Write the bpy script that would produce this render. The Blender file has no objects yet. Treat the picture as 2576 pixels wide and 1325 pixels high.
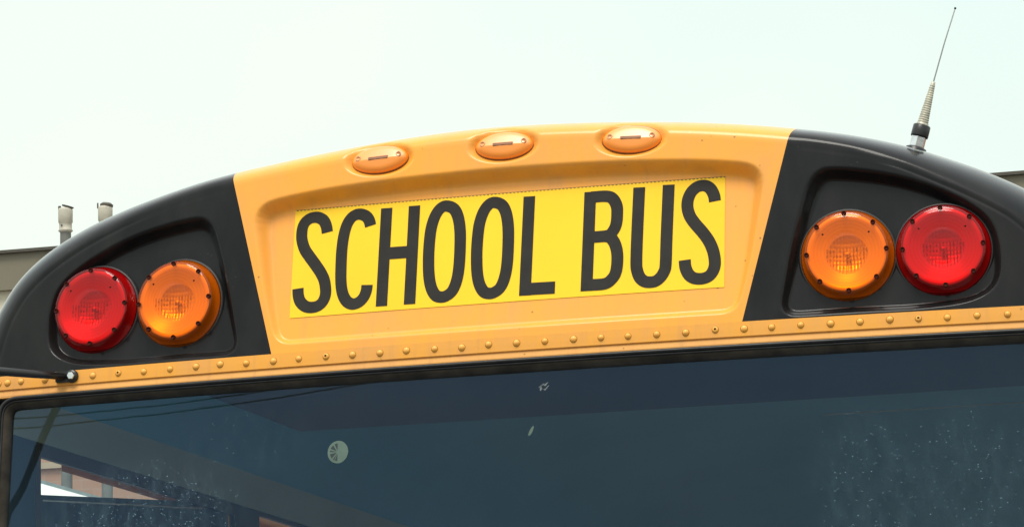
import bpy, bmesh, math, random
import numpy as np
from mathutils import Vector, Matrix
random.seed(7)
PI = math.pi
scene = bpy.context.scene
COL = scene.collection

# ------------------------------------------------------------------ camera
yaw, pit, rol = 0.25690, 0.17915, -0.02732
f0 = Vector((-math.sin(yaw)*math.cos(pit), math.cos(yaw)*math.cos(pit), math.sin(pit)))
r0 = Vector((math.cos(yaw), math.sin(yaw), 0)); u0 = r0.cross(f0)
rr = r0*math.cos(rol)+u0*math.sin(rol); uu = -r0*math.sin(rol)+u0*math.cos(rol)
cd = bpy.data.cameras.new('camera'); cam = bpy.data.objects.new('camera', cd); COL.objects.link(cam)
cam.matrix_world = Matrix(((rr.x, uu.x, -f0.x, 1.8733), (rr.y, uu.y, -f0.y, -7.0408), (rr.z, uu.z, -f0.z, 1.6), (0, 0, 0, 1)))
cd.sensor_width = 36; cd.lens = 36*9180/2576; cd.clip_start = .1; cd.clip_end = 3000
scene.camera = cam

# ------------------------------------------------------------------ sky, sun, exposure
SUN_DIR = Vector((-.03, -.56, .98)).normalized()      # towards the sun
elev = math.asin(SUN_DIR.z); azim = math.atan2(SUN_DIR.x, SUN_DIR.y)
w = bpy.data.worlds.new('World'); scene.world = w; w.use_nodes = True
nt = w.node_tree; nt.nodes.clear()
out = nt.nodes.new('ShaderNodeOutputWorld'); bg = nt.nodes.new('ShaderNodeBackground'); bg.inputs[1].default_value = .1
sky = nt.nodes.new('ShaderNodeTexSky'); sky.sky_type = 'NISHITA'; sky.sun_disc = False
sky.sun_elevation = elev; sky.sun_rotation = azim; sky.dust_density = 4
geo = nt.nodes.new('ShaderNodeTexCoord')
sep = nt.nodes.new('ShaderNodeSeparateXYZ'); nt.links.new(geo.outputs['Generated'], sep.inputs[0])
ramp = nt.nodes.new('ShaderNodeValToRGB'); nt.links.new(sep.outputs[2], ramp.inputs[0])
cr = ramp.color_ramp
SK = .632
cr.elements[0].position = 0.0; cr.elements[0].color = (.87*SK, .945*SK, .865*SK, 1)
cr.elements[1].position = 1.0; cr.elements[1].color = (1.55*SK, 1.6*SK, 1.65*SK, 1)
e = cr.elements.new(.30); e.color = (.91*SK, .985*SK, .91*SK, 1)
ns = nt.nodes.new('ShaderNodeTexNoise'); ns.inputs['Scale'].default_value = 3.4; ns.inputs['Detail'].default_value = 3
nt.links.new(geo.outputs['Generated'], ns.inputs['Vector'])
r2 = nt.nodes.new('ShaderNodeValToRGB'); nt.links.new(ns.outputs[0], r2.inputs[0])
r2.color_ramp.elements[0].position = .40; r2.color_ramp.elements[0].color = (.90, .975, .995, 1)
r2.color_ramp.elements[1].position = .60; r2.color_ramp.elements[1].color = (1.03, 1.02, .985, 1)
mu = nt.nodes.new('ShaderNodeVectorMath'); mu.operation = 'MULTIPLY'
nt.links.new(ramp.outputs[0], mu.inputs[0]); nt.links.new(r2.outputs[0], mu.inputs[1])
sc = nt.nodes.new('ShaderNodeVectorMath'); sc.operation = 'SCALE'; sc.inputs[3].default_value = 10.0
nt.links.new(mu.outputs[0], sc.inputs[0])
mx = nt.nodes.new('ShaderNodeMix'); mx.data_type = 'RGBA'; mx.inputs[0].default_value = .96
nt.links.new(sky.outputs[0], mx.inputs[6]); nt.links.new(sc.outputs[0], mx.inputs[7])
nt.links.new(mx.outputs[2], bg.inputs[0]); nt.links.new(bg.outputs[0], out.inputs[0])
sl = bpy.data.lights.new('sun', 'SUN'); sl.energy = 1.5; sl.angle = math.radians(24); sl.color = (1, .95, .87)
so = bpy.data.objects.new('sun', sl); COL.objects.link(so)
so.rotation_euler = (-SUN_DIR).to_track_quat('-Z', 'Y').to_euler(); so.location = (0, 0, 30)
vs = scene.view_settings; vs.view_transform = 'Standard'; vs.look = 'None'; vs.gamma = 1; vs.exposure = .75

# ------------------------------------------------------------------ helpers
def tag(o, label=None, cat=None, group=None, kind=None):
    if label: o['label'] = label
    if cat: o['category'] = cat
    if group: o['group'] = group
    if kind: o['kind'] = kind
    return o
def link(name, me, m, parent=None, smooth=False):
    o = bpy.data.objects.new(name, me); COL.objects.link(o)
    if m: me.materials.append(m)
    if parent: o.parent = parent
    if len(me.polygons): me.polygons.foreach_set('use_smooth', [bool(smooth)]*len(me.polygons))
    return o
def from_arrays(V, F):
    me = bpy.data.meshes.new('m'); V = np.asarray(V, np.float32); F = np.asarray(F, np.int32)
    me.vertices.add(len(V)); me.vertices.foreach_set('co', V.ravel())
    me.loops.add(F.size); me.loops.foreach_set('vertex_index', F.ravel())
    me.polygons.add(len(F)); me.polygons.foreach_set('loop_start', np.arange(len(F), dtype=np.int32)*F.shape[1])
    me.polygons.foreach_set('loop_total', np.full(len(F), F.shape[1], np.int32))
    me.update(calc_edges=True); me.validate(); return me
def grid(X, Y, Z, flip=False, wrap=False):
    n, m = X.shape; V = np.stack([X, Y, Z], -1).reshape(-1, 3)
    idx = np.arange(n*m).reshape(n, m)
    if wrap: idx = np.concatenate([idx, idx[:, :1]], 1)
    F = np.stack([idx[:-1, :-1], idx[:-1, 1:], idx[1:, 1:], idx[1:, :-1]], -1).reshape(-1, 4)
    if flip: F = F[:, ::-1]
    return from_arrays(V, F)
def bm_mesh(bm):
    bmesh.ops.recalc_face_normals(bm, faces=bm.faces)
    me = bpy.data.meshes.new('m'); bm.to_mesh(me); bm.free(); return me
def add_box(bm, x0, x1, y0, y1, z0, z1):
    v = [bm.verts.new((x, y, z)) for x in (x0, x1) for y in (y0, y1) for z in (z0, z1)]
    for f in ((0,1,3,2),(4,6,7,5),(0,4,5,1),(2,3,7,6),(0,2,6,4),(1,5,7,3)): bm.faces.new([v[i] for i in f])
def boxes(name, L, m, parent=None, bevel=0):
    bm = bmesh.new()
    for b in L: add_box(bm, *b)
    if bevel: bmesh.ops.bevel(bm, geom=bm.edges[:], offset=bevel, segments=2, affect='EDGES', clamp_overlap=True)
    return link(name, bm_mesh(bm), m, parent)
def add_lathe(bm, prof, c=(0,0,0), axis=(0,0,1), seg=32):
    ax = Vector(axis).normalized(); q = ax.to_track_quat('Z', 'Y'); c = Vector(c); rings = []
    for r, h in prof:
        if r < 1e-6: rings.append([bm.verts.new(c+ax*h)])
        else: rings.append([bm.verts.new(c+q@Vector((r*math.cos(2*PI*k/seg), r*math.sin(2*PI*k/seg), h))) for k in range(seg)])
    for a, b in zip(rings, rings[1:]):
        for k in range(seg):
            k2 = (k+1) % seg
            if len(a) == 1 and len(b) == 1: continue
            if len(a) == 1: bm.faces.new((a[0], b[k], b[k2]))
            elif len(b) == 1: bm.faces.new((a[k], a[k2], b[0]))
            else: bm.faces.new((a[k], a[k2], b[k2], b[k]))
def lathe(name, prof, m, parent=None, c=(0,0,0), axis=(0,0,1), seg=32, smooth=True):
    bm = bmesh.new(); add_lathe(bm, prof, c, axis, seg); return link(name, bm_mesh(bm), m, parent, smooth)
def add_tube(bm, pts, rad, seg=10):
    pts = [Vector(p) for p in pts]; rings = []
    if not hasattr(rad, '__len__'): rad = [rad]*len(pts)
    for i, p in enumerate(pts):
        d = (pts[min(i+1, len(pts)-1)]-pts[max(i-1, 0)]).normalized(); q = d.to_track_quat('Z', 'Y')
        rings.append([bm.verts.new(p+q@Vector((rad[i]*math.cos(2*PI*k/seg), rad[i]*math.sin(2*PI*k/seg), 0))) for k in range(seg)])
    for a, b in zip(rings, rings[1:]):
        for k in range(seg): bm.faces.new((a[k], a[(k+1) % seg], b[(k+1) % seg], b[k]))
    bm.faces.new(rings[0][::-1]); bm.faces.new(rings[-1])
def tube(name, pts, rad, m, parent=None, seg=10):
    bm = bmesh.new(); add_tube(bm, pts, rad, seg); return link(name, bm_mesh(bm), m, parent, True)

# ------------------------------------------------------------------ materials
class NT:
    def __init__(s, name):
        s.m = bpy.data.materials.new(name); s.m.use_nodes = True; s.t = s.m.node_tree; s.t.nodes.clear()
        s.o = s.n('ShaderNodeOutputMaterial')
    def n(s, t, **k):
        x = s.t.nodes.new(t)
        for a, b in k.items(): setattr(x, a, b)
        return x
    def l(s, a, b): s.t.links.new(a, b)
    def coord(s, scale=(1,1,1), loc=(0,0,0)):
        c = s.n('ShaderNodeTexCoord'); mp = s.n('ShaderNodeMapping'); s.l(c.outputs['Object'], mp.inputs[0])
        mp.inputs['Scale'].default_value = scale; mp.inputs['Location'].default_value = loc; return mp.outputs[0]
    def noise(s, vec, scale, detail=4, rough=.55):
        x = s.n('ShaderNodeTexNoise'); s.l(vec, x.inputs['Vector']); x.inputs['Scale'].default_value = scale
        x.inputs['Detail'].default_value = detail; x.inputs['Roughness'].default_value = rough; return x.outputs[0]
    def ramp(s, v, stops):
        x = s.n('ShaderNodeValToRGB'); s.l(v, x.inputs[0]); c = x.color_ramp
        for i, (p, col) in enumerate(stops):
            if not hasattr(col, '__len__'): col = (col, col, col)
            if i < 2: el = c.elements[i]; el.position = p
            else: el = c.elements.new(p)
            el.color = (*col, 1)
        return x.outputs[0]
    def mix(s, f, a, b, mode='MIX'):
        x = s.n('ShaderNodeMix', data_type='RGBA', blend_type=mode)
        for i, v in ((0, f), (6, a), (7, b)):
            if isinstance(v, (int, float)): x.inputs[i].default_value = v
            elif isinstance(v, tuple): x.inputs[i].default_value = (*v, 1)
            else: s.l(v, x.inputs[i])
        return x.outputs[2]
    def math(s, op, a, b=None):
        x = s.n('ShaderNodeMath', operation=op)
        for i, v in ((0, a), (1, b)):
            if v is None: continue
            if isinstance(v, (int, float)): x.inputs[i].default_value = v
            else: s.l(v, x.inputs[i])
        return x.outputs[0]
    def bump(s, h, strength, dist):
        b = s.n('ShaderNodeBump'); s.l(h, b.inputs['Height']); b.inputs['Strength'].default_value = strength
        b.inputs['Distance'].default_value = dist; return b.outputs[0]
    def bsdf(s, col, rough=.5, metal=0, coat=0, spec=.5, normal=None, **kw):
        b = s.n('ShaderNodeBsdfPrincipled')
        for k, v in (('Base Color', col), ('Roughness', rough)):
            if isinstance(v, (int, float)): b.inputs[k].default_value = v
            elif isinstance(v, tuple): b.inputs[k].default_value = (*v, 1)
            else: s.l(v, b.inputs[k])
        b.inputs['Metallic'].default_value = metal; b.inputs['Coat Weight'].default_value = coat
        b.inputs['Specular IOR Level'].default_value = spec; b.inputs['Coat Roughness'].default_value = .12
        for k, v in kw.items(): b.inputs[k.replace('_', ' ')].default_value = v
        if normal: s.l(normal, b.inputs['Normal'])
        return b
    def done(s, b): s.l(b.outputs[0], s.o.inputs[0]); return s.m

def mat_yellow(name, col=(.88, .355, .038), dirt=.50, rough=.50, coat=.8):
    t = NT(name); v = t.coord()
    stain = t.ramp(t.noise(t.coord((6, 6, 2.2)), 1.6, 6, .65), [(.42, 0.0), (.72, 1.0)])
    c = t.mix(t.math('MULTIPLY', stain, dirt), col, (.62, .30, .10))
    streak = t.ramp(t.noise(t.coord((60, 20, 3.5)), 1.0, 3), [(.55, 0.0), (.8, 1.0)])
    c = t.mix(t.math('MULTIPLY', streak, dirt*.6), c, (.50, .25, .09))
    vo = t.n('ShaderNodeTexVoronoi'); t.l(v, vo.inputs['Vector']); vo.inputs['Scale'].default_value = 42
    sel = t.ramp(t.noise(v, 9, 2), [(.54, 0.0), (.60, 1.0)])
    sp = t.ramp(vo.outputs['Distance'], [(.07, 1.0), (.12, 0.0)])
    c = t.mix(t.math('MULTIPLY', t.math('MULTIPLY', sp, sel), .75), c, (.20, .10, .03))
    n = t.bump(t.noise(v, 55, 3), .06, .002)
    return t.done(t.bsdf(c, t.ramp(t.noise(v, 7, 5), [(.3, rough-.07), (.7, rough+.12)]), 0, coat, .15, n, Coat_Roughness=.24, Coat_IOR=1.40))
def mat_simple(name, col, rough=.5, metal=0, coat=0, spec=.5, var=.25, sc=12, bump=.1, bd=.002):
    t = NT(name); v = t.coord(); nz = t.noise(v, sc, 5)
    c = t.mix(t.ramp(nz, [(.35, 0.0), (.7, 1.0)]), col, tuple(x*(1-var) for x in col))
    return t.done(t.bsdf(c, rough, metal, coat, spec, t.bump(t.noise(v, sc*4, 3), bump, bd)))
def mat_black():
    t = NT('black_gelcoat'); v = t.coord()
    c = t.mix(t.ramp(t.noise(t.coord((5, 5, 2)), 2.2, 6, .6), [(.4, 0.0), (.75, 1.0)]), (.0075, .0078, .0085), (.017, .0165, .016))
    vo = t.n('ShaderNodeTexVoronoi'); t.l(v, vo.inputs['Vector']); vo.inputs['Scale'].default_value = 60
    sp = t.math('MULTIPLY', t.ramp(vo.outputs['Distance'], [(.06, 1.0), (.11, 0.0)]), t.ramp(t.noise(v, 8, 2), [(.58, 0.0), (.66, 1.0)]))
    c = t.mix(t.math('MULTIPLY', sp, .5), c, (.07, .07, .06))
    return t.done(t.bsdf(c, t.ramp(t.noise(v, 5, 5), [(.3, .26), (.7, .40)]), 0, 1.0, .06, t.bump(t.noise(v, 40, 3), .05, .002), Coat_IOR=1.24, Coat_Roughness=.13))
M = dict(yellow=mat_yellow('yellow_gelcoat'), strip=mat_yellow('yellow_painted_steel', (.74, .33, .055), .7, .48, .1),
         flange=mat_yellow('weathered_yellow_steel', (.68, .34, .10), 1.0, .6, 0),
         black=mat_black(),
         rubber=mat_simple('black_rubber', (.020, .019, .018), .38, spec=.4, var=.5, sc=30, bump=.3),
         brown=mat_simple('dirty_rubber', (.050, .040, .028), .75, spec=.2, var=.6, sc=22, bump=.5),
         letter=mat_simple('black_vinyl', (.026, .024, .021), .6, spec=.15, var=.25, sc=25),
         chrome=mat_simple('zinc_steel', (.75, .76, .76), .22, metal=1, var=.2, sc=60),
         white=mat_simple('white_metal', (.78, .77, .72), .3, metal=.6, var=.2, sc=60),
         dark=mat_simple('dark_paint', (.012, .012, .012), .35, var=.3),
         screw=mat_simple('dark_screw_well', (.045, .006, .003), .6, spec=.1, var=.3),
         lining=mat_simple('interior_lining', (.37, .43, .36), .6, var=.15, sc=3),
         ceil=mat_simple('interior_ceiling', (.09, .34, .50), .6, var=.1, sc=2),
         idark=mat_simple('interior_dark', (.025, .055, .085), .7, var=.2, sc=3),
         grey=mat_simple('grey_trim', (.055, .052, .047), .6, var=.3, sc=10),
         tyre=mat_simple('tyre_rubber', (.02, .02, .02), .8))

# ------------------------------------------------------------------ front of the bus as a surface y = Yf(x, z)
TB, K, Z0 = .1389, .05, 2.85
OUT_R = [(.14,3.229),(.268,3.221),(.392,3.210),(.51,3.195),(.586,3.183),(.667,3.169),(.748,3.151),(.828,3.127),(.907,3.096),(.97,3.069),(1.045,3.030),(1.09,2.998),(1.13,2.954),(1.158,2.905),(1.180,2.85),(1.195,2.80),(1.204,2.75)]
OUT_L = [(.12,3.233),(.25,3.225),(.382,3.213),(.515,3.197),(.63,3.182),(.725,3.164),(.838,3.137),(.891,3.121),(.943,3.104),(1.004,3.077),(1.055,3.047),(1.098,3.013),(1.128,2.980),(1.150,2.945),(1.168,2.912),(1.185,2.86),(1.197,2.81),(1.204,2.75)]
def resample(P, n):
    P = np.array(P, float); d = np.r_[0, np.cumsum(np.hypot(*np.diff(P, axis=0).T))]
    s = np.linspace(0, d[-1], n); return np.stack([np.interp(s, d, P[:, 0]), np.interp(s, d, P[:, 1])], 1)
def smooth_line(P, n, it=3):
    P = np.array(P, float)
    for _ in range(it):
        Q = np.empty((2*len(P)-2+2, 2)); Q[0] = P[0]; Q[-1] = P[-1]
        Q[1:-1:2] = .75*P[:-1]+.25*P[1:]; Q[2:-1:2] = .25*P[:-1]+.75*P[1:]; P = Q
    return resample(P, n)
arch = np.r_[np.array(OUT_L)[::-1]*[-1, 1], [[0, 3.234]], np.array(OUT_R)]
arch = smooth_line(arch, 261)
outline = np.r_[[[-1.207, .3]], [[-1.207, 2.6]], arch, [[1.207, 2.6]], [[1.207, .3]]]
def seg_dist(x, z, P):
    """distance from points to polyline P"""
    A = P[:-1]; B = P[1:]; D = B-A; L2 = (D**2).sum(1)+1e-12
    best = np.full(x.shape, 1e9)
    for a, d, l2 in zip(A, D, L2):
        t = np.clip(((x-a[0])*d[0]+(z-a[1])*d[1])/l2, 0, 1)
        best = np.minimum(best, (x-a[0]-t*d[0])**2+(z-a[1]-t*d[1])**2)
    return np.sqrt(best)
def inside(x, z, P):
    c = np.zeros(x.shape, bool)
    for (x1, z1), (x2, z2) in zip(P, np.roll(P, -1, 0)):
        if z1 == z2: continue
        c ^= ((z1 > z) != (z2 > z)) & (x < (x2-x1)*(z-z1)/(z2-z1)+x1)
    return c
def chaikin(P, it=3, k=.25):
    P = np.array(P, float)
    for i in range(it):
        kk = k if i == 0 else .25
        N = np.roll(P, -1, 0); P = np.stack([(1-kk)*P+kk*N, kk*P+(1-kk)*N], 1).reshape(-1, 2)
    return P
def round_poly(P, r, n=6):
    """polygon with every corner rounded by radius about r"""
    out_ = []
    P = [Vector(p) for p in P]
    for i, p in enumerate(P):
        a = P[i-1]; b = P[(i+1) % len(P)]; ri = r[i] if hasattr(r, '__len__') else r
        la = min(ri, (a-p).length*.48); lb = min(ri, (b-p).length*.48)
        A = p+(a-p).normalized()*la; B = p+(b-p).normalized()*lb
        for k in range(n+1):
            t = k/n; out_.append(tuple((1-t)**2*A+2*t*(1-t)*p+t*t*B))
    return np.array(out_)
def sstep(t): t = np.clip(t, 0, 1); return t*t*(3-2*t)
SIGN = round_poly([(-.552,3.094),(-.42,3.115),(-.22,3.1265),(0,3.130),(.22,3.1265),(.42,3.115),(.552,3.094),(.512,2.88),(.484,2.784),(0,2.784),(-.484,2.784),(-.512,2.88)],
                  [.06,.1,.1,.1,.1,.1,.06,.05,.035,.05,.035,.05])
LR = [(.634,3.082),(.72,3.076),(.83,3.050),(.93,3.003),(.992,2.955),(1.010,2.89),(1.006,2.815),(.955,2.779),(.86,2.770),(.72,2.771),(.562,2.770),(.592,2.93)]
LAMPR = round_poly(LR, [.06,.06,.07,.06,.05,.05,.05,.05,.06,.06,.045,.06])
LAMPL = LAMPR*[-1, 1]
MK = [(-.268, 3.167), (0., 3.174), (.268, 3.166)]
def base(x, z): return TB*(z-Z0)+K*x*x
def Yf(x, z, rec=True):
    x = np.asarray(x, float); z = np.asarray(z, float)
    y = base(x, z)
    d = seg_dist(x, z, outline)
    ws = .040+.028*sstep((np.abs(x)-.62)/.45)
    t = np.clip(1-d/ws, 0, 1)
    y = y+.11*(1-np.sqrt(np.maximum(1-t*t, 0)))+.22*np.maximum(0, ws-d)
    if rec:
        blk = np.clip((np.abs(x)-.60)/.02, 0, 1)
        y = y+.0012*np.exp(-((d-ws-.010)/.0035)**2)*blk
        for P, hi, lo, wd in ((SIGN, .036, .0085, (.012, .032)), (LAMPR, .034, .020, (.015, .028)), (LAMPL, .034, .020, (.015, .028))):
            bb = (x > P[:, 0].min()) & (x < P[:, 0].max()) & (z > P[:, 1].min()) & (z < P[:, 1].max())
            if not bb.any(): continue
            xs, zs = x[bb], z[bb]
            sd = seg_dist(xs, zs, np.r_[P, P[:1]]); sd = np.where(inside(xs, zs, P), sd, 0)
            dep = lo+(hi-lo)*np.clip((zs-2.785)/.33, 0, 1)
            y[bb] += dep*sstep(sd/(wd[0]+(wd[1]-wd[0])*np.clip((zs-2.80)/.26, 0, 1)))
        for mx_, mz in MK:
            e_ = ((x-mx_)/.079)**2+((z-mz)/.0385)**2
            y = y+.015*sstep((1-e_)/.55)
    return y
def yat(x, z): return float(Yf(np.array([x]), np.array([z]))[0])

# ------------------------------------------------------------------ the bus
bus = bpy.data.objects.new('school_bus', None); COL.objects.link(bus)
tag(bus, 'yellow and black front end of a flat-faced bus with lettered sign and round lamps', 'bus')
ZB = 2.767
ax_ = arch[arch[:, 1] >= ZB]; AN = len(ax_)
def cap_patch(name, s_lo, s_hi, b_lo, b_hi, n, m):
    """patch between outline points (by x of the top) and the bottom line"""
    L = np.r_[0, np.cumsum(np.hypot(*np.diff(ax_, axis=0).T))]
    lo = 0 if s_lo is None else np.interp(s_lo, ax_[:, 0], L); hi = L[-1] if s_hi is None else np.interp(s_hi, ax_[:, 0], L)
    s = np.linspace(lo, hi, n); P = np.stack([np.interp(s, L, ax_[:, 0]), np.interp(s, L, ax_[:, 1])], 1)
    B = np.stack([np.linspace(b_lo, b_hi, n), np.full(n, ZB)], 1)
    lens = np.hypot(*(P-B).T)
    a = np.linspace(0, PI/2, 13)[:-1]; fr = (1-np.cos(a))*.07          # fillet rows (metres from the edge)
    T = np.empty((12+m, n))
    for j in range(n):
        l = lens[j]; f = np.minimum(fr/max(l, 1e-6), np.arange(12)/12*.9)
        T[:12, j] = f; T[12:, j] = np.linspace(f[-1], 1, m+1)[1:]
    X = P[None, :, 0]*(1-T)+B[None, :, 0]*T; Z = P[None, :, 1]*(1-T)+B[None, :, 1]*T
    Y = Yf(X.ravel(), Z.ravel()).reshape(X.shape)
    # roof rows behind the edge
    Yr = np.stack([np.full(n, v) for v in (.62, .40, .25)]) + 0*Y[:1]
    k = np.array([.0, .0, .0])[:, None]
    X = np.r_[np.repeat(X[:1], 3, 0), X]; Z = np.r_[np.repeat(Z[:1], 3, 0)+k, Z]; Y = np.r_[Yr, Y]
    return X, Y, Z
XB, XT = .493, .600
g = cap_patch('c', -XT, XT, -XB, XB, 400, 150); link('front_cap', grid(*g, flip=False), M['yellow'], bus, True)
bp_ = []
for sgn in (-1, 1):
    a = (None, -XT, -1.2033, -XB) if sgn < 0 else (XT, None, XB, 1.2033)
    g = cap_patch('b', *a, 230, 150)
    o = link('lamp_panel', grid(*g), M['black'], bus, True); o['label'] = 'glossy black end panel with recess for two lamps'
# roof skin behind the cap
R = np.r_[[[-1.207, 2.64]], arch, [[1.207, 2.64]]]
ys = np.array([.62, 2, 5, 9.6])
X = np.repeat(R[None, :, 0], 4, 0); Z = np.repeat(R[None, :, 1], 4, 0)-.004; Y = np.repeat(ys[:, None], len(R), 1)
link('roof', grid(X*.998, Y, Z), M['strip'], bus, True)

# riveted strip, flange, pillars, lower front
def xs_full(n, lim=1.204): return np.linspace(-lim, lim, n)
def band(name, x, rows, m, parent=bus, smooth=True):
    """rows: list of (z, extra y)"""
    X = np.repeat(x[None], len(rows), 0); Z = np.array([[r[0]]*len(x) for r in rows])
    Y = Yf(X.ravel(), Z.ravel(), False).reshape(X.shape)+np.array([[r[1]] for r in rows])
    return link(name, grid(X, Y, Z), m, parent, smooth)
xe = np.sort(np.r_[np.linspace(-1.1, 1.1, 221), -1.1-1.0*.1067*(1-np.cos(np.linspace(.1, PI/2, 16)))[::1]*1.0, 1.1+1.0*.1067*(1-np.cos(np.linspace(.1, PI/2, 16)))])
xe = np.clip(xe, -1.2065, 1.2065)
strip = band('rivet_strip', xe, [(ZB+.0005, .001), (ZB-.0005, -.0006), (ZB-.016, -.0008), (2.7375, -.0006), (2.7362, .0006), (2.7358, .005)], M['strip'], smooth=False)
band('sill_flange', xe, [(2.7395, .0045), (2.735, .0035), (2.724, .0005), (2.7195, .001), (2.7185, .012)], M['flange'], smooth=False)
rz = 2.7525
bmr = bmesh.new(); add_lathe(bmr, [(.0098, -.001), (.0096, .0003), (.0084, .0005), (.0082, .0018), (.0068, .0042), (.0038, .0060), (0, .0066)], axis=(0, -1, 0), seg=16)
rivet_me = bm_mesh(bmr); rivet_me.polygons.foreach_set('use_smooth', [True]*len(rivet_me.polygons))
rivet_me.materials.append(mat_yellow('rivet_paint', (.86, .42, .075), .2, .35, .8)); rivet_me.materials.append(mat_simple('rivet_grime', (.30, .14, .03), .8, spec=.1))
for f_ in rivet_me.polygons: f_.material_index = 1 if all(math.hypot(rivet_me.vertices[v].co.x, rivet_me.vertices[v].co.z) > .0083 for v in f_.vertices) else 0
bmr = bmesh.new(); add_lathe(bmr, [(.0098, -.001), (.0096, .0003), (.0084, .0005), (.0082, .0018), (.0068, .0040), (.0042, .0052), (.0034, .0050), (.0030, .0022), (0, .0020)], axis=(0, -1, 0), seg=16)
pop_me = bm_mesh(bmr)
for m_ in list(rivet_me.materials): pop_me.materials.append(m_)
for f_ in pop_me.polygons:
    rmax = max(math.hypot(pop_me.vertices[v].co.x, pop_me.vertices[v].co.z) for v in f_.vertices); rmin = min(math.hypot(pop_me.vertices[v].co.x, pop_me.vertices[v].co.z) for v in f_.vertices)
    f_.material_index = 1 if rmin > .0083 or rmax < .0036 else 0
xr = [-.893+.05785*i for i in range(35)]+[-1.004, -1.062, -1.093, -1.118]
for i, x in enumerate(xr):
    z_ = rz+random.uniform(-.0014, .0014); x += random.uniform(-.0022, .0022)
    y_ = float(Yf(np.array([x]), np.array([z_]), False)[0])
    y2 = float(Yf(np.array([x+.003]), np.array([z_]), False)[0])
    o = link('rivet', pop_me if i in (1, 9, 23, 30) else rivet_me, None, strip, True)
    o.location = (x, y_-.0006, z_); s = random.uniform(.74, .84); o.scale = (s, random.uniform(.8, 1.0), s)
    o.rotation_euler = (-math.atan(TB), 0, math.atan((y2-y_)/.003))

for s in (-1, 1):
    x = np.sort(s*np.r_[1.1128, 1.116, 1.12, 1.207-.075*np.cos(np.linspace(.2, PI/2, 14))])
    band('front_pillar', np.clip(x, -1.2068, 1.2068), [(2.719-.04*i, .0015) for i in range(30)], M['strip'])
band('front_panel', xe, [(1.62-.05*i, .002) for i in range(22)], M['strip'])
# windshield opening
GX, GT, GB = 1.113, 2.7205, 1.60
path = round_poly([(-GX, GB), (-GX, GT), (GX, GT), (GX, GB)], .045, 10)
path = np.r_[path, path[:1]]
fine = []
for a, b in zip(path[:-1], path[1:]):
    n = max(1, int(np.hypot(*(b-a))/.02)); fine += [a+(b-a)*k/n for k in range(n)]
path = np.array(fine); tang = np.roll(path, -1, 0)-np.roll(path, 1, 0); tang /= np.hypot(*tang.T)[:, None]
nrm = np.stack([tang[:, 1], -tang[:, 0]], 1)       # clockwise path: inward normal
def sweep(name, prof, m, parent):
    X = np.stack([path[:, 0]+nrm[:, 0]*d for d, _ in prof]); Z = np.stack([path[:, 1]+nrm[:, 1]*d for d, _ in prof])
    Y = base(X, Z)+np.array([[y] for _, y in prof])
    return link(name, grid(X, Y, Z, wrap=True), m, parent, True)
gasket = sweep('windshield_gasket', [(-.001, .006), (-.0008, -.002), (.001, -.0055), (.004, -.0065), (.0068, -.004), (.0074, .001), (.0078, .0015), (.0085, -.001), (.0100, -.0022), (.0118, -.0005), (.0125, .004)], M['rubber'], bus)
sweep('inner_lip', [(.0120, .003), (.0128, .0015), (.0150, .0025), (.0235, .0105), (.0255, .0165), (.026, .028)], M['brown'], gasket)

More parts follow.
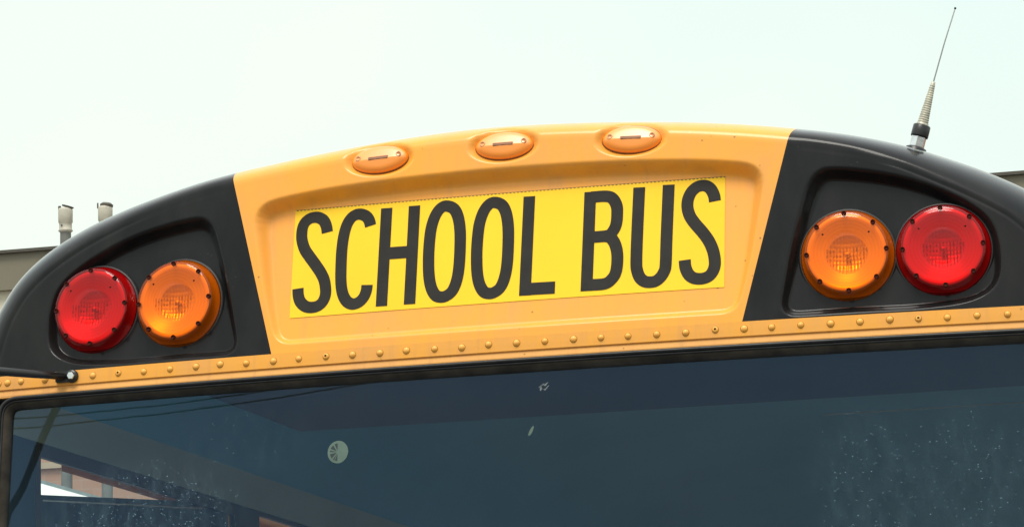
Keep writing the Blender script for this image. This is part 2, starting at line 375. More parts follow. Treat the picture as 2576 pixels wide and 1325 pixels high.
# windshield glass
def mat_glass():
    t = NT('windshield_glass'); v = t.coord()
    tr = t.n('ShaderNodeBsdfTransparent'); tr.inputs[0].default_value = (.88, .97, .95, 1)
    gl = t.n('ShaderNodeBsdfGlossy'); gl.inputs[0].default_value = (.33, .56, .98, 1); gl.inputs['Roughness'].default_value = .004
    t.l(t.bump(t.noise(v, 3, 2), .006, .01), gl.inputs['Normal'])
    fr = t.n('ShaderNodeFresnel'); fr.inputs[0].default_value = 1.46
    a = t.n('ShaderNodeMixShader'); t.l(fr.outputs[0], a.inputs[0]); t.l(tr.outputs[0], a.inputs[1]); t.l(gl.outputs[0], a.inputs[2])
    # dust film and dried droplets
    di = t.n('ShaderNodeBsdfDiffuse'); di.inputs[0].default_value = (.30, .46, .56, 1)
    film = t.ramp(t.noise(t.coord((1.2, 1, .8)), 2.5, 6, .65), [(.35, .001), (.75, .010)])
    def patch(cx, cz, rx, rz_):
        mp = t.n('ShaderNodeMapping'); mp.vector_type = 'TEXTURE'; c = t.n('ShaderNodeTexCoord'); t.l(c.outputs['Object'], mp.inputs[0])
        mp.inputs['Location'].default_value = (cx, 0, cz); mp.inputs['Scale'].default_value = (rx, 1e3, rz_)
        ln = t.n('ShaderNodeVectorMath', operation='LENGTH'); t.l(mp.outputs[0], ln.inputs[0])
        return t.ramp(ln.outputs[1], [(.55, 1.0), (1.0, 0.0)])
    pm = t.math('MULTIPLY', t.math('MAXIMUM', patch(.735, 2.42, .14, .19), patch(.925, 2.42, .15, .20)), .62)
    pm = t.math('MAXIMUM', pm, t.math('MULTIPLY', patch(-.78, 2.45, .27, .135), .95))
    pm = t.math('MAXIMUM', pm, t.math('MULTIPLY', patch(-.56, 2.59, .20, .10), .30))
    pm = t.math('MAXIMUM', pm, .10)
    mp = t.n('ShaderNodeMapping'); c = t.n('ShaderNodeTexCoord'); t.l(c.outputs['Object'], mp.inputs[0])
    mp.inputs['Rotation'].default_value = (0, .7, 0); mp.inputs['Scale'].default_value = (210, 1, 330)
    vo = t.n('ShaderNodeTexVoronoi'); t.l(mp.outputs[0], vo.inputs['Vector']); vo.inputs['Scale'].default_value = 1
    dist = vo.outputs['Distance']
    sepc = t.n('ShaderNodeSeparateColor'); t.l(vo.outputs['Color'], sepc.inputs[0])
    keep = t.math('GREATER_THAN', t.math('MULTIPLY', pm, 1.0), t.math('ADD', sepc.outputs[0], .12))
    siz = t.math('MULTIPLY', sepc.outputs[1], .42)
    spot = t.math('MULTIPLY', t.ramp(t.math('DIVIDE', dist, t.math('ADD', siz, .02)), [(.45, 1.0), (1.0, 0.0)]), keep)
    spot = t.math('MULTIPLY', spot, t.math('MULTIPLY', t.math('POWER', sepc.outputs[2], 2.0), t.math('ADD', t.math('MULTIPLY', pm, .42), .16)))
    hz = t.math('MULTIPLY', t.math('MULTIPLY', pm, .085), t.ramp(t.noise(t.coord((38, 1, 14)), 1, 5, .7), [(.42, 0.0), (.75, 1.0)]))
    f = t.math('MINIMUM', t.math('ADD', t.math('ADD', film, spot), hz), .9)
    b = t.n('ShaderNodeMixShader'); t.l(f, b.inputs[0]); t.l(a.outputs[0], b.inputs[1]); t.l(di.outputs[0], b.inputs[2])
    return t.done(b)
X, Z = np.meshgrid(np.linspace(-1.098, 1.098, 60), np.linspace(2.706, 1.615, 40))
ws = link('windshield', grid(X, base(X, Z)+.020, Z), mat_glass(), bus, True)
# round inspection sticker: ring, solid right half, spokes on the left half
mst = mat_simple('faded_sticker', (.085, .135, .11), .6, var=.25, sc=30)
mstd = mat_simple('sticker_print', (.012, .028, .03), .6, var=.2)
def disc_piece(name, polys, cx, cz, off, m, parent):
    bm = bmesh.new()
    for P in polys:
        vs_ = [bm.verts.new((cx+x, float(base(cx+x, cz+z))+off, cz+z)) for x, z in P]; bm.faces.new(vs_)
    me = bm_mesh(bm); return link(name, me, m, parent)
SX, SZ, SR = -.3484, 2.5541, .0222
circ = [(SR*math.cos(a), SR*1.06*math.sin(a)) for a in np.linspace(0, 2*PI, 40)[:-1]]
stk = disc_piece('round_sticker', [circ], SX, SZ, .0190, mst, ws); stk['label'] = 'small pale green round sticker, half of it spoked'
wed = []
for a0, a1 in ((93, 116), (127, 154), (166, 176), (190, 222), (234, 244), (250, 267)):
    wed.append([(.0035*math.cos(math.radians((a0+a1)/2)), .0035*math.sin(math.radians((a0+a1)/2)))]+[(.0172*math.cos(math.radians(a)), .0182*math.sin(math.radians(a))) for a in np.linspace(a0, a1, 5)])
disc_piece('sticker_print', wed, SX, SZ, .0186, mstd, ws)
disc_piece('smear', [[(.0045*math.cos(a)*.8+.010*math.sin(a)*.45, .010*math.sin(a)) for a in np.linspace(0, 2*PI, 16)[:-1]]], .0588, 2.5721, .0190, mst, ws)
rs = random.Random(3)
pp = []
for k in range(9):
    x, z = .082+rs.uniform(-.013, .013), 2.668+rs.uniform(-.006, .006)+0; x0 = x-.0815
    a = rs.uniform(.2, 1.1); l = rs.uniform(.002, .005); wv = .0009
    dx, dz = math.cos(a)*l, math.sin(a)*l
    pp.append([(x0-dx+wv, z-2.668-dz), (x0+dx+wv, z-2.668+dz), (x0+dx-wv, z-2.668+dz+wv), (x0-dx-wv, z-2.668-dz+wv)])
disc_piece('scratch', pp, .0837, 2.6615, .0190, mat_simple('chipped_glass', (.15, .17, .18), .6), ws)

# ------------------------------------------------------------------ decal and lettering
def mat_decal():
    t = NT('yellow_reflective_sheeting'); v = t.coord()
    c = t.mix(t.ramp(t.noise(v, 4, 5), [(.35, 0.0), (.7, 1.0)]), (.93, .57, .022), (.90, .53, .02))
    c = t.mix(t.math('MULTIPLY', t.ramp(t.noise(v, 14, 5, .7), [(.62, 0.0), (.74, 1.0)]), .3), c, (.75, .45, .03))
    return t.done(t.bsdf(c, .5, 0, .1, .15, t.bump(t.noise(v, 300, 2), .08, .0005)))
DX0, DX1, DZ0, DZ1 = -.4595, .4555, 2.8425, 3.0775
n = 460; x = np.linspace(DX0, DX1, n); mz = 12
zt = DZ1+np.where(np.arange(n) % 4 < 2, .0, -.0018)
X = np.repeat(x[None], mz+1, 0); Z = np.stack([zt*(1-k/mz)+DZ0*k/mz for k in range(mz+1)])
Yd = Yf(X.ravel(), Z.ravel()).reshape(X.shape)-.0012
sign = link('sign_decal', grid(X, Yd, Z), mat_decal(), bus, True)
sign['label'] = 'yellow reflective sign reading SCHOOL BUS in black capitals'
# brown strip coloured as the shadow of the perforated top edge
X = np.repeat(np.linspace(DX0, DX1, 200)[None], 2, 0); Z = np.stack([np.full(200, DZ1+.0010), np.full(200, DZ1-.004)])
link('edge_shadow_line', grid(X, Yf(X.ravel(), Z.ravel()).reshape(X.shape)-.0006, Z), mat_simple('edge_shadow_brown', (.22, .11, .03), .7, var=.5, sc=60), sign)
GL = {
'S':[[(-.3860,3.0233),(-.3889,3.0374),(-.3954,3.0502),(-.4056,3.0572),(-.4144,3.0592),(-.4256,3.0577),(-.4354,3.0512),(-.4413,3.0395),(-.4426,3.0224),(-.4404,3.0076),(-.4337,2.9899),(-.4233,2.9745),(-.4078,2.9537),(-.3948,2.9345),(-.3870,2.9181),(-.3830,2.8984),(-.3836,2.8840),(-.3894,2.8712),(-.4003,2.8636),(-.4151,2.8624),(-.4277,2.8669),(-.4379,2.8774),(-.4428,2.8911),(-.4442,2.9057)]],
'C':[[(-.2915,3.0298),(-.2949,3.0417),(-.3026,3.0521),(-.3163,3.0577),(-.3286,3.0555),(-.3383,3.0466),(-.3453,3.0313),(-.3497,3.0098),(-.3520,2.9807),(-.3519,2.9492),(-.3509,2.9201),(-.3482,2.8981),(-.3428,2.8808),(-.3339,2.8681),(-.3215,2.8623),(-.3081,2.8661),(-.2986,2.8762),(-.2939,2.8891),(-.2928,2.9015)]],
'H':[[(-.2578,3.0659),(-.2595,2.8528)],[(-.1974,3.0660),(-.1990,2.8526)],[(-.2500,2.9665),(-.2065,2.9661)]],
'O':[[(-.1280,3.0596),(-.1121,3.0522),(-.1022,3.0332),(-.0969,3.0038),(-.0954,2.9651),(-.0963,2.9244),(-.1002,2.8959),(-.1083,2.8750),(-.1202,2.8651),(-.1321,2.8629),(-.1443,2.8681),(-.1542,2.8856),(-.1599,2.9124),(-.1623,2.9511),(-.1615,2.9896),(-.1583,3.0184),(-.1507,3.0420),(-.1400,3.0562),(-.1280,3.0596)]],
'O2':[[(-.0250,3.0590),(-.0093,3.0517),(.0004,3.0328),(.0055,3.0035),(.0068,2.9650),(.0058,2.9243),(.0018,2.8960),(-.0063,2.8751),(-.0181,2.8653),(-.0300,2.8630),(-.0419,2.8682),(-.0517,2.8856),(-.0573,2.9123),(-.0595,2.9508),(-.0585,2.9892),(-.0553,3.0179),(-.0476,3.0415),(-.0370,3.0556),(-.0250,3.0590)]],
'L':[[(.0485,3.0663),(.0453,2.8529)],[(.0467,2.8665),(.1079,2.8656)]],
'B':[[(.1768,3.0659),(.1735,2.8533)],[(.1781,3.0542),(.2100,3.0537),(.2238,3.0475),(.2323,3.0317),(.2338,3.0142),(.2323,2.9927),(.2260,2.9780),(.2143,2.9687),(.1783,2.9675)],[(.1783,2.9675),(.2143,2.9668),(.2270,2.9564),(.2344,2.9365),(.2361,2.9127),(.2334,2.8893),(.2250,2.8749),(.2102,2.8661),(.1764,2.8659)]],
'U':[[(.2787,3.0677),(.2760,2.9636),(.2754,2.9078),(.2771,2.8906),(.2827,2.8752),(.2921,2.8660),(.3026,2.8632),(.3151,2.8644),(.3256,2.8723),(.3330,2.8846),(.3357,2.8993),(.3368,2.9593),(.3396,3.0688)]],
'S2':[[(.4350,3.0261),(.4330,3.0386),(.4268,3.0520),(.4186,3.0595),(.4092,3.0619),(.3976,3.0595),(.3871,3.0505),(.3808,3.0380),(.3786,3.0252),(.3796,3.0122),(.3847,2.9968),(.3950,2.9810),(.4095,2.9628),(.4218,2.9448),(.4300,2.9271),(.4346,2.9097),(.4360,2.8925),(.4327,2.8789),(.4254,2.8688),(.4150,2.8641),(.4036,2.8634),(.3912,2.8668),(.3819,2.8759),(.3761,2.8902),(.3746,2.9052)]]}
def catmull(P, n=5, closed=False):
    P = [np.array(p) for p in P]
    if len(P) == 2: return np.array([P[0]+(P[1]-P[0])*k/16 for k in range(17)])
    if closed: E_ = [P[-2]]+P+[P[1]]
    else: E_ = [2*P[0]-P[1]]+P+[2*P[-1]-P[-2]]
    o = []
    for i in range(1, len(E_)-2):
        a, b, c, d = E_[i-1:i+3]
        for k in range(n):
            t = k/n; o.append(.5*((2*b)+(c-a)*t+(2*a-5*b+4*c-d)*t*t+(3*b-a-3*c+d)*t**3))
    o.append(P[-1]); return np.array(o)
for ch, strokes in GL.items():
    Vs, Fs, nb = [], [], 0
    for si, P in enumerate(strokes):
        closed = P[0] == P[-1]
        C_ = catmull(P, 5, closed)
        T = np.gradient(C_, axis=0)
        if closed: T[0] = T[-1] = C_[1]-C_[-2]
        T /= np.hypot(*T.T)[:, None]; N = np.stack([-T[:, 1], T[:, 0]], 1)
        wd = .0247/2 if abs(T[0, 0]) < .5 or len(P) > 2 else .0252/2
        if ch in ('H', 'L') and si > 0 and abs(T[0, 0]) > .5: wd = .0262/2
        for k in (-1, -.5, 0, .5, 1):
            Q = C_+N*wd*k; y = Yf(Q[:, 0], Q[:, 1])-.0018-.00012*si; Vs.append(np.stack([Q[:, 0], y, Q[:, 1]], 1))
        L_ = len(C_)
        for j in range(4):
            a = np.arange(L_-1)+nb+j*L_; Fs.append(np.stack([a, a+1, a+1+L_, a+L_], 1))
        nb += 5*L_
    link('letter', from_arrays(np.concatenate(Vs), np.concatenate(Fs)), M['letter'], sign)

# ------------------------------------------------------------------ warning lamps
def mat_lens(name, col, deep):
    t = NT(name); v = t.coord()
    g = t.n('ShaderNodeTexGradient', gradient_type='SPHERICAL')
    ln = t.n('ShaderNodeVectorMath', operation='LENGTH')
    mp = t.n('ShaderNodeMapping'); mp.inputs['Scale'].default_value = (1, 0, 1); c = t.n('ShaderNodeTexCoord'); t.l(c.outputs['Object'], mp.inputs[0]); t.l(mp.outputs[0], ln.inputs[0])
    ring = t.math('SINE', t.math('MULTIPLY', ln.outputs[1], 900.0))
    sx = t.n('ShaderNodeSeparateXYZ'); t.l(c.outputs['Object'], sx.inputs[0])
    rib = t.math('SINE', t.math('MULTIPLY', sx.outputs[0], 950.0))
    inner = t.math('LESS_THAN', ln.outputs[1], .043)
    h = t.math('ADD', t.math('MULTIPLY', ring, t.math('SUBTRACT', 1.0, inner)), t.math('MULTIPLY', t.math('MULTIPLY', rib, 2.2), inner))
    nb = t.bump(h, .35, .0006)
    tr = t.n('ShaderNodeBsdfTransparent'); st = t.math('ADD', t.math('MULTIPLY', t.math('SINE', t.math('MULTIPLY', sx.outputs[0], 950.0)), .5), .5)
    lo_ = t.math('MULTIPLY', t.math('LESS_THAN', sx.outputs[2], .006), t.ramp(t.noise(t.coord((1, 1, 1)), 160, 2), [(.35, .10), (.65, .62)]))
    shade = t.math('SUBTRACT', 1.0, t.math('ADD', t.math('MULTIPLY', t.math('MULTIPLY', st, inner), lo_), t.math('MULTIPLY', t.math('ADD', ring, 1.0), .035)))
    t.l(t.mix(1.0, (*col,), shade, 'MULTIPLY'), tr.inputs[0])
    di = t.n('ShaderNodeBsdfTranslucent'); di.inputs[0].default_value = (*deep, 1)
    d2 = t.n('ShaderNodeBsdfDiffuse'); d2.inputs[0].default_value = (*deep, 1)
    t.l(nb, d2.inputs['Normal'])
    a = t.n('ShaderNodeMixShader'); a.inputs[0].default_value = .9; t.l(di.outputs[0], a.inputs[1]); t.l(d2.outputs[0], a.inputs[2])
    b = t.n('ShaderNodeMixShader'); t.l(t.math('SUBTRACT', .12, t.math('MULTIPLY', inner, .08)), b.inputs[0]); t.l(tr.outputs[0], b.inputs[1]); t.l(a.outputs[0], b.inputs[2])
    gl = t.n('ShaderNodeBsdfGlossy'); gl.inputs['Roughness'].default_value = .10; t.l(t.bump(h, .12, .0005), gl.inputs['Normal'])
    fr = t.n('ShaderNodeFresnel'); fr.inputs[0].default_value = 1.42
    e_ = t.n('ShaderNodeMixShader'); ge = t.n('ShaderNodeNewGeometry'); t.l(t.math('MULTIPLY', fr.outputs[0], t.math('SUBTRACT', 1.0, ge.outputs['Backfacing'])), e_.inputs[0]); t.l(b.outputs[0], e_.inputs[1]); t.l(gl.outputs[0], e_.inputs[2])
    return t.done(e_)
mred = mat_lens('red_lens', (.80, .055, .055), (.70, .006, .010)); mamb = mat_lens('amber_lens', (1.0, .41, .035), (1.0, .21, .004))
def mat_reflector():
    t = NT('lamp_reflector'); c = t.n('ShaderNodeTexCoord'); sx = t.n('ShaderNodeSeparateXYZ'); t.l(c.outputs['Object'], sx.inputs[0])
    h = t.math('ADD', t.math('SINE', t.math('MULTIPLY', sx.outputs[0], 950.0)), t.math('MULTIPLY', t.math('SINE', t.math('MULTIPLY', sx.outputs[2], 700.0)), .5))
    return t.done(t.bsdf((.97, .96, .93), .30, .55, normal=t.bump(h, .35, .001)))
mrefl = mat_reflector()
mat_hous = mat_simple('lamp_housing', (.012, .012, .012), .5)
mcup = mat_simple('grey_lamp_cup', (.26, .25, .24), .5, var=.1)
mback = mat_simple('pale_back_plate', (.97, .96, .93), .40, metal=.40, var=.03); 
prof_lens = [(.0945, 0), (.0950, .004), (.0935, .0065), (.0900, .0085), (.0848, .0300), (.0832, .0330), (.0810, .0345), (.0770, .0352), (.0755, .0358), (.066, .0368), (.0400, .0384), (.0385, .0380), (.0370, .0386), (.020, .0396), (0, .0400)]
prof_refl = [(.0405, .0133), (.0370, .0105), (.0300, .0065), (.0200, .0036), (.010, .0024), (.004, .0022)]
def warning_lamp(x, z, red, label):
    o = lathe('warning_lamp', [(.099, -.004), (.0995, .001), (.0965, .004), (.093, .0045), (.093, .0015), (0, .0015)], mat_hous, bus, (0, 0, 0), (0, -1, 0), 64)
    o['label'] = label
    y = yat(x, z)
    o.location = (x, y-.001, z); o.rotation_euler = (-math.atan(TB-.035), 0, math.atan(2*K*x))
    lathe('back_plate', [(.0795, .0290), (.0785, .0312), (.0690, .0262), (.0590, .0205), (.0490, .0162), (.0402, .0134)], mback, o, (0, 0, 0), (0, -1, 0), 64)
    lathe('lamp_cup', [(.0925, .0052), (.0800, .0062), (.0793, .0288)], mcup, o, (0, 0, 0), (0, -1, 0), 64)
    lathe('lens', prof_lens, mred if red else mamb, o, (0, 0, 0), (0, -1, 0), 96)
    lathe('reflector', prof_refl, mrefl, o, (0, 0, 0), (0, -1, 0), 48)
    lathe('bulb', [(.0035, .002), (.0035, .008), (.0060, .011), (.0062, .014), (.0048, .0175), (0, .019)], mback, o, (0, 0, 0), (0, -1, 0), 16)
    for k in range(8):
        a = k*PI/4+.03
        s = lathe('screw', [(.0048, -.004), (.0050, .0012), (.0040, .0016), (.0034, -.0002), (0, -.0002)], M['screw'], o, (.0795*math.cos(a), -.0356, .0795*math.sin(a)), (0, -1, 0), 12)
        # moulded post behind every screw
    for sx_ in (-1, 1):
        lathe('alignment_nib', [(.0022, .0), (.0018, .0012), (0, .0014)], M['screw'], o, (sx_*.046, -.0366, .038), (0, -1, 0), 8)
    return o
warning_lamp(-.9005, 2.896, True, 'round red warning lamp at the far left of the cap')
warning_lamp(-.7100, 2.894, False, 'round amber warning lamp left of the lettered sign')
warning_lamp(.7025, 2.892, False, 'round amber warning lamp right of the lettered sign')
warning_lamp(.8920, 2.892, True, 'round red warning lamp below the radio antenna')

# ------------------------------------------------------------------ marker lamps
def mat_marker():
    t = NT('amber_marker_lens'); v = t.coord()
    c = t.mix(t.ramp(t.noise(v, 20, 3), [(.3, 0.0), (.7, 1.0)]), (1.0, .30, .004), (.94, .26, .004))
    return t.done(t.bsdf(c, .30, 0, .9, .25, t.bump(t.noise(v, 60, 2), .05, .001), Coat_Roughness=.38, Coat_IOR=1.85))
mmk = mat_marker(); mbar = mat_simple('marker_insert', (.30, .12, .05), .5, var=.3, sc=80)
mring = mat_simple('screw_ring', (.70, .30, .12), .4, metal=.2)
for i, (x0, z0) in enumerate(MK):
    y0 = float(base(x0, z0))+.015
    b = lathe('marker_lamp', [(1, -.004), (1, .003), (.97, .004), (.9, .004)], mat_simple('gasket_dark', (.25, .09, .02), .6), bus, (0, 0, 0), (0, -1, 0), 48)
    for v in b.data.vertices: v.co.x *= .0635; v.co.z *= .0315
    b.location = (x0, y0, z0); b.rotation_euler = (-math.atan(TB)-.10, -2*(.03 if i == 0 else 0 if i == 1 else -.03)*0, math.atan(2*K*x0))
    b.rotation_euler.y = (-.035, 0, .035)[i]
    b['label'] = ('left oval amber marker lamp, nearest the black left panel', 'middle oval amber marker lamp above the sign', 'right oval amber marker lamp above the sign')[i]
    rr_ = np.sqrt(np.linspace(1, 0, 26))[:, None]; th = np.linspace(0, 2*PI, 65)[None, :-1]
    X = .0615*rr_*np.cos(th); Z = .0300*rr_*np.sin(th)
    zz = Z/.030
    hh = np.sqrt(np.maximum(1-rr_**7, 0))*(.0165-.0070*np.maximum(zz+.12, 0)-.0070*np.maximum(-zz-.12, 0)-.0025*(X/.0615)**2)
    link('lens', grid(X, -.003-hh, Z, wrap=True, flip=True), mmk, b, True)
    for s in (-1, 1):
        hx = .0152*math.sqrt(1-(.044/.0615)**7)
        lathe('screw', [(.0058, -.001), (.0060, .0018), (.0045, .0024), (.0036, .0006), (0, .0006)], mring, b, (s*.044, -.003-hx+.0015, .002), (0, -1, -.15 if False else 0), 14)
    bb = boxes('lens_insert', [(-.022, .022, -.0202, -.0150, -.0060, .0012)], mbar, b, .0012)

# ------------------------------------------------------------------ mirror arm, antenna
y_ = float(Yf(np.array([-.941]), np.array([2.754]), False)[0])
arm = tube('mirror_arm', [(-.958, y_-.012, 2.7535), (-1.005, -.022, 2.7555), (-1.053, -.058, 2.7585), (-1.134, -.146, 2.758), (-1.217, -.237, 2.756), (-1.345, -.38, 2.753), (-1.40, -.435, 2.740), (-1.45, -.46, 2.70), (-1.50, -.46, 2.40)], [.0075, .0085, .0092, .0095, .0095, .0095, .0095, .0095, .0095], M['dark'], bus, 12)
lathe('arm_foot', [(.0135, -.004), (.014, .006), (.0125, .0085), (0, .0088)], M['dark'], arm, (-.9415, y_-.001, 2.7535), (0, -1, 0), 24)
bm = bmesh.new(); add_box(bm, -.978, -.9415, y_-.0085, y_+.001, 2.7415, 2.7655)
bmesh.ops.bevel(bm, geom=bm.edges[:], offset=.002, segments=2, affect='EDGES'); link('arm_tab', bm_mesh(bm), M['dark'], arm)
lathe('bolt', [(.0088, .006), (.0088, .0135), (.0075, .0155), (0, .0155)], M['chrome'], arm, (-.9405, y_-.001, 2.7540), (0, -1, 0), 6, False)
AY = .20
k_ = (7.0408+AY)/(7.0408+.14)
def apt(x, z): return Vector((1.8733+(x-1.8733)*k_, AY, 1.6+(z-1.6)*k_))
A = [apt(*p) for p in ((.8358, 3.1160), (.8368, 3.1421), (.8468, 3.1660), (.8511, 3.1692), (.8780, 3.2527), (.9292, 3.4006))]
axd = (A[4]-A[0]).normalized()
ant = lathe('radio_antenna', [(.021, -.012), (.021, .003), (.0165, .005), (0, .005)], M['dark'], bus, A[0], axd, 24)
L1 = (A[1]-A[0]).length
lathe('hex_nut', [(.0155, .004), (.0160, .0065), (.0160, L1), (.013, L1+.001)], M['chrome'], ant, A[0], axd, 6, False)
L2 = (A[2]-A[0]).length
lathe('collar', [(.010, L1-.001), (.0175, L1), (.0180, L1+.003), (.0178, L2-.002), (.0160, L2), (0, L2)], M['dark'], ant, A[0], axd, 28)
L4 = (A[4]-A[0]).length; pr = [(.0125, L2-.001), (.0125, L2+.004)]
nr = 17
for k in range(nr):
    a = L2+.005+(L4-L2-.012)*k/nr; r_ = .0112+(.0050-.0112)*k/nr; st = (L4-L2-.012)/nr
    pr += [(r_*.90, a), (r_, a+st*.25), (r_, a+st*.7), (r_*.90, a+st*.95)]
pr += [(.0045, L4-.006), (.0042, L4-.001), (.0015, L4)]
lathe('ribbed_spring', pr, mat_simple('weathered_spring', (.50, .47, .37), .4, metal=.15, var=.35, sc=90), ant, A[0], axd, 20)
mid = A[4].lerp(A[5], .5)+Vector((-.001, 0, .0005))
tube('whip', [A[4]-axd*.004, A[4], mid, A[5]], [.0016, .0015, .0014, .0013], mat_simple('whip_steel', (.30, .31, .29), .5, spec=.2), ant, 8)
lathe('tip_ball', [(0, -.0026), (.0018, -.0018), (.0026, 0), (.0018, .0018), (0, .0026)], M['dark'], ant, A[5], axd, 10)

# ------------------------------------------------------------------ bus body and interior behind the glass
def wall(side):
    X0, X1 = (1.128, 1.2055) if side > 0 else (-1.2055, -1.128)
    L = [(X0, X1, .17, 9.6, .9, 1.95), (X0, X1, .17, 9.6, 2.652, 2.70)]
    wy = [(.17, .285)]; yv = 1.55
    while yv < 9.4: wy.append((yv, yv+.19)); yv += .98
    wy.append((9.5, 9.6))
    for a, b in wy: L.append((X0, X1, a, b, 1.95, 2.652))
    return boxes('side_wall', L, M['strip'], bus)
wall(1); wall(-1)
for s in (-1, 1):
    a, b = (1.118, 1.127) if s > 0 else (-1.127, -1.118)
    boxes('header_panel', [(a, b, .10, 9.5, 2.655, 2.745)], M['lining'], bus)
    boxes('window_frame', [(a-.001, b+.001, .287, 1.548, 2.624, 2.653), (a-.001, b+.001, 1.742, 9.4, 2.643, 2.653), (a-.001, b+.001, .255, .284, 1.95, 2.653), (a-.001, b+.001, 1.548, 1.742, 1.95, 2.6535)], M['grey'], bus)
# half-lowered dark sash in the driver's window
bm = bmesh.new()
P = [(.285, 1.96), (.285, 2.5435), (1.30, 2.634), (1.548, 2.635), (1.548, 1.96)]
f_ = [[bm.verts.new((xx, y, z)) for y, z in P] for xx in (-1.140, -1.134)]
bm.faces.new(f_[0]); bm.faces.new(f_[1][::-1])
for i in range(5): bm.faces.new((f_[0][i], f_[0][i-1], f_[1][i-1], f_[1][i]))
link('sliding_sash', bm_mesh(bm), mat_simple('dark_tinted_pane', (.035, .06, .07), .3, var=.2), bus)
tube('sash_rail', [(-1.131, .33, 2.535), (-1.131, 1.35, 2.622)], .0022, M['white'], bus, 6)
# ceiling: coves and crown
prof = [(-1.118, 2.745), (-1.06, 2.86), (-.93, 2.96), (-.70, 3.04), (-.35, 3.095), (0, 3.11), (.35, 3.095), (.70, 3.04), (.93, 2.96), (1.06, 2.86), (1.118, 2.745)]
prof = resample(smooth_line(prof, 60, 2), 60); ys = np.linspace(.17, 9.5, 12)
X = np.repeat(prof[None, :, 0], 12, 0); Z = np.repeat(prof[None, :, 1], 12, 0); Y = np.repeat(ys[:, None], 60, 1)
link('ceiling', grid(X, Y, Z, flip=True), M['ceil'], bus, True)
boxes('ceiling_seam', [(.15, .93, 2.85, 2.856, 2.962, 2.966)], M['lining'], bus)
boxes('front_header', [(-.70, 1.105, .085, .80, 2.716, 2.738)], M['idark'], bus, .006)
boxes('header_face', [(-1.10, 1.10, .062, .074, 2.705, 2.755)], M['idark'], bus)
boxes('pillar_lining', [(-1.127, -1.119, .06, .254, 1.0, 2.74)], M['idark'], bus)
boxes('floor', [(-1.12, 1.12, .2, 9.5, .86, .90)], M['idark'], bus)
boxes('rear_wall', [(-1.16, 1.16, 9.5, 9.56, .9, 2.0), (-1.16, 1.16, 9.5, 9.56, 2.6, 3.0), (-1.16, -.8, 9.5, 9.56, 2.0, 2.6), (.8, 1.16, 9.5, 9.56, 2.0, 2.6)], M['lining'], bus)
boxes('dashboard', [(-1.11, 1.11, .05, .5, 1.2, 1.58)], M['idark'], bus, .03)
boxes('bumper', [(-1.2, 1.2, -.42, -.22, .45, .72)], M['dark'], bus, .03)
for sx_, yv in ((-1, 1.9), (1, 1.9), (-1, 7.2), (1, 7.2)):
    wh = lathe('wheel', [(.30, -.14), (.47, -.13), (.50, -.09), (.50, .09), (.47, .13), (.30, .14)], M['tyre'], bus, (sx_*1.02, yv, .50), (sx_, 0, 0), 40)
    lathe('rim', [(.31, .10), (.28, .05), (.12, .04), (.10, .11), (0, .12)], M['white'], wh, (sx_*1.02, yv, .50), (sx_, 0, 0), 32)
for s in (-1, 1): boxes('skirt', [(min(s*1.15, s*1.204), max(s*1.15, s*1.204), .2, 9.5, .55, .899)], M['strip'], bus)

# ------------------------------------------------------------------ surroundings
def mat_ground():
    t = NT('worn_asphalt'); v = t.coord()
    c = t.mix(t.noise(v, .4, 6), (.10, .10, .095), (.16, .155, .145)); c = t.mix(t.math('MULTIPLY', t.noise(v, 60, 2), .4), c, (.22, .21, .2))
    return t.done(t.bsdf(c, .85, normal=t.bump(t.noise(v, 120, 3), .4, .01)))
X, Y = np.meshgrid(np.linspace(-600, 600, 13), np.linspace(-600, 600, 13))
tag(link('ground', grid(X, Y, 0*X), mat_ground()), kind='structure')

def mat_brick():
    t = NT('pale_red_brick'); c = t.n('ShaderNodeTexCoord'); mp = t.n('ShaderNodeMapping'); t.l(c.outputs['Object'], mp.inputs[0]); mp.inputs['Rotation'].default_value = (PI/2, 0, 0)
    b = t.n('ShaderNodeTexBrick'); t.l(mp.outputs[0], b.inputs['Vector']); b.inputs['Scale'].default_value = 1
    b.inputs['Brick Width'].default_value = .21; b.inputs['Row Height'].default_value = .075; b.inputs['Mortar Size'].default_value = .006
    b.inputs['Color1'].default_value = (.40, .22, .15, 1); b.inputs['Color2'].default_value = (.35, .19, .13, 1); b.inputs['Mortar'].default_value = (.385, .24, .175, 1)
    col = t.mix(t.math('MULTIPLY', t.noise(t.coord(), 1.2, 5), .5), b.outputs[0], (.42, .27, .19))
    return t.done(t.bsdf(col, .85, normal=t.bump(b.outputs['Fac'], -.3, .005)))
bld = bpy.data.objects.new('brick_building', None); COL.objects.link(bld); bld.location = (0, 20, 0)
tag(bld, 'low brick building with grey-brown metal parapet standing behind the bus', 'building')
def bpart(name, L, m, bev=0): return boxes(name, L, m, bld, bev)
bpart('wall', [(-40, 30, 0, 14, 0, 6.53)], mat_brick())
bpart('stone_band', [(-40.03, 30.03, -.04, 14.04, 6.53, 6.735)], mat_simple('cream_stone', (.72, .65, .50), .7, sc=3))
mf = mat_simple('brown_metal_fascia', (.19, .165, .115), .5, var=.2, sc=1.2)
bpart('parapet', [(-40.08, 30.08, -.10, 14.08, 6.735, 7.03)], mf)
bpart('coping', [(-40.12, 30.12, -.14, 14.12, 7.03, 7.055)], mat_simple('dark_coping', (.07, .06, .045), .5))
bpart('string_course', [(-40.02, 30.02, -.03, 0, 5.28, 5.33)], mat_simple('string_course_stone', (.45, .34, .24), .7, sc=3))
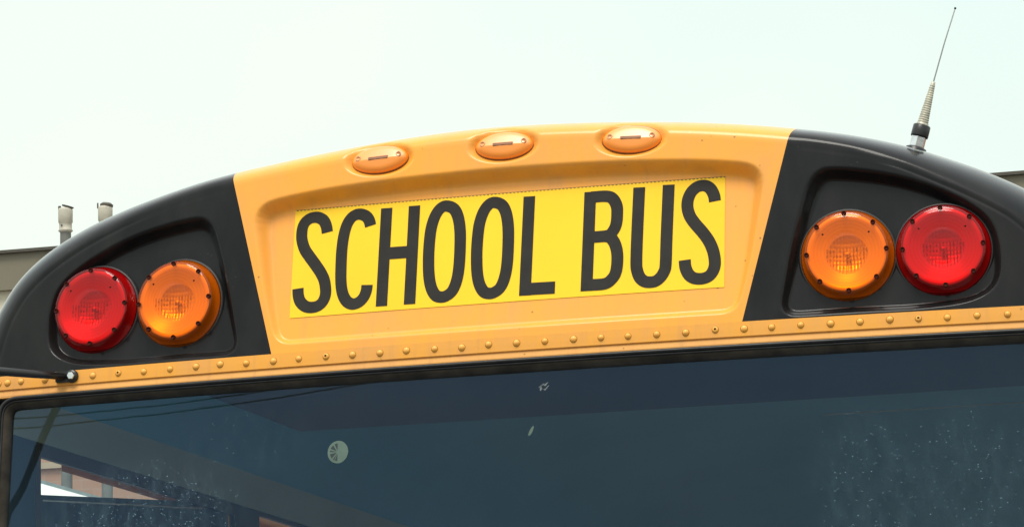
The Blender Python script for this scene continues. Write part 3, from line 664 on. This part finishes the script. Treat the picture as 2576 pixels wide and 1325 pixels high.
for i in range(9):
    xw = -36+i*7.4
    fr_ = bpart('window', [(xw, xw+2.0, -.05, 0, 1.1, 3.0)], mat_simple('window_frame_metal', (.12, .11, .1), .4))
    boxes('pane', [(xw+.08, xw+.96, -.06, -.05, 1.18, 2.92), (xw+1.04, xw+1.92, -.06, -.05, 1.18, 2.92)], mat_simple('dark_window_glass', (.02, .03, .035), .08), fr_)

mpipe = mat_simple('galvanised_pipe', (.17, .17, .15), .6, metal=.0, var=.3, sc=9); mcap = mat_simple('cream_vent_cap', (.50, .46, .37), .5, var=.25, sc=14); mflap = mat_simple('rusty_flap', (.10, .085, .065), .6, var=.4, sc=30)
def stack(x, y, h, flat, label):
    o = bpy.data.objects.new('exhaust_stack', None); COL.objects.link(o); o.location = (x, y, 0)
    tag(o, label, 'exhaust pipe', 'exhaust stacks in front of the brick building')
    lathe('pipe', [(.043, 0), (.043, h-.215)], mpipe, o, seg=24)
    lathe('vent_cap', [(.043, h-.235), (.058, h-.222), (.050, h-.212), (.049, h-.165), (.056, h-.155), (.057, h-.06), (.052, h-.045), (.045, h-.045), (.045, h-.09)], mcap, o, seg=28)
    bm = bmesh.new()
    if flat:
        add_lathe(bm, [(0, 0), (.050, 0), (.052, .016), (.034, .030), (0, .032)], (.010, 0, h-.046), (.12, 0, 1), 24)
        add_box(bm, -.066, -.058, -.006, .006, h-.055, h-.012)
    else:
        add_lathe(bm, [(0, 0), (.046, 0), (.048, .010), (0, .014)], (.018, 0, h-.036), (.30, 0, 1), 24)
        add_box(bm, -.058, -.040, -.008, .008, h-.052, h-.022)
    link('rain_flap', bm_mesh(bm), mflap, o)
    lathe('clamp_bolt', [(.006, 0), (.006, .006), (0, .008)], M['dark'], o, (-.012, -.050, h-.185), (0, -1, 0), 8)
    return o
stack(-8.545, 19, 7.215, False, 'left exhaust pipe, showing more grey pipe and a tilted flap')
stack(-8.215, 19, 7.205, True, 'right exhaust pipe, with domed dark cap just above the bus roof')

tr = bpy.data.objects.new('box_trailer', None); COL.objects.link(tr); tr.location = (-4.25, 7, 0)
tag(tr, 'white covered trailer, roof edge sloped to catch the sun as a white sliver in the side window', 'trailer')
bm = bmesh.new()
P = [(-1.85, .95), (-1.85, 2.5), (-1.25, 3.18), (1.25, 3.18), (1.85, 2.5), (1.85, .95)]  # sloped roof edges added so the visible one catches sun and reads white
f_ = [[bm.verts.new((x_, yy, z_)) for x_, z_ in P] for yy in (-5, 5)]
bm.faces.new(f_[0]); bm.faces.new(f_[1][::-1])
for i in range(6): bm.faces.new((f_[0][i], f_[0][i-1], f_[1][i-1], f_[1][i]))
link('body', bm_mesh(bm), mat_simple('white_trailer_paint', (.88, .88, .86), .4, var=.05, sc=1), tr)
boxes('top_rail', [(1.238, 1.256, -4.98, 4.98, 3.172, 3.186)], mat_simple('pale_blue_rail', (.30, .42, .46), .5), tr)
boxes('chassis', [(-1.6, 1.6, -4.6, 4.6, .6, .95)], M['dark'], tr)
for yv in (2.6, 3.7):
    for s in (-1, 1): lathe('wheel', [(.0, -.12), (.46, -.12), (.48, -.08), (.48, .08), (.46, .12), (0, .12)], M['tyre'], tr, (s*1.02, yv, .48), (1, 0, 0), 32)
boxes('landing_leg', [(-.8, -.7, -3.6, -3.5, 0, .6), (.7, .8, -3.6, -3.5, 0, .6)], M['dark'], tr)

# overhead wires across the street, seen mirrored in the upper left of the windshield
for z0_, cv, lab in ((13.13, .0068, 'higher of two thin overhead wires mirrored in the windshield'), (13.04, .0062, 'lower of two thin overhead wires mirrored in the windshield')):
    pts = [(x_, -22, z0_-.05*(x_+12.05)+cv*(x_+12.05)**2) for x_ in np.linspace(-30, 14, 45)]
    tag(tube('overhead_wire', pts, .008, M['dark'], None, 8), lab, 'wire', 'overhead wires behind the camera')
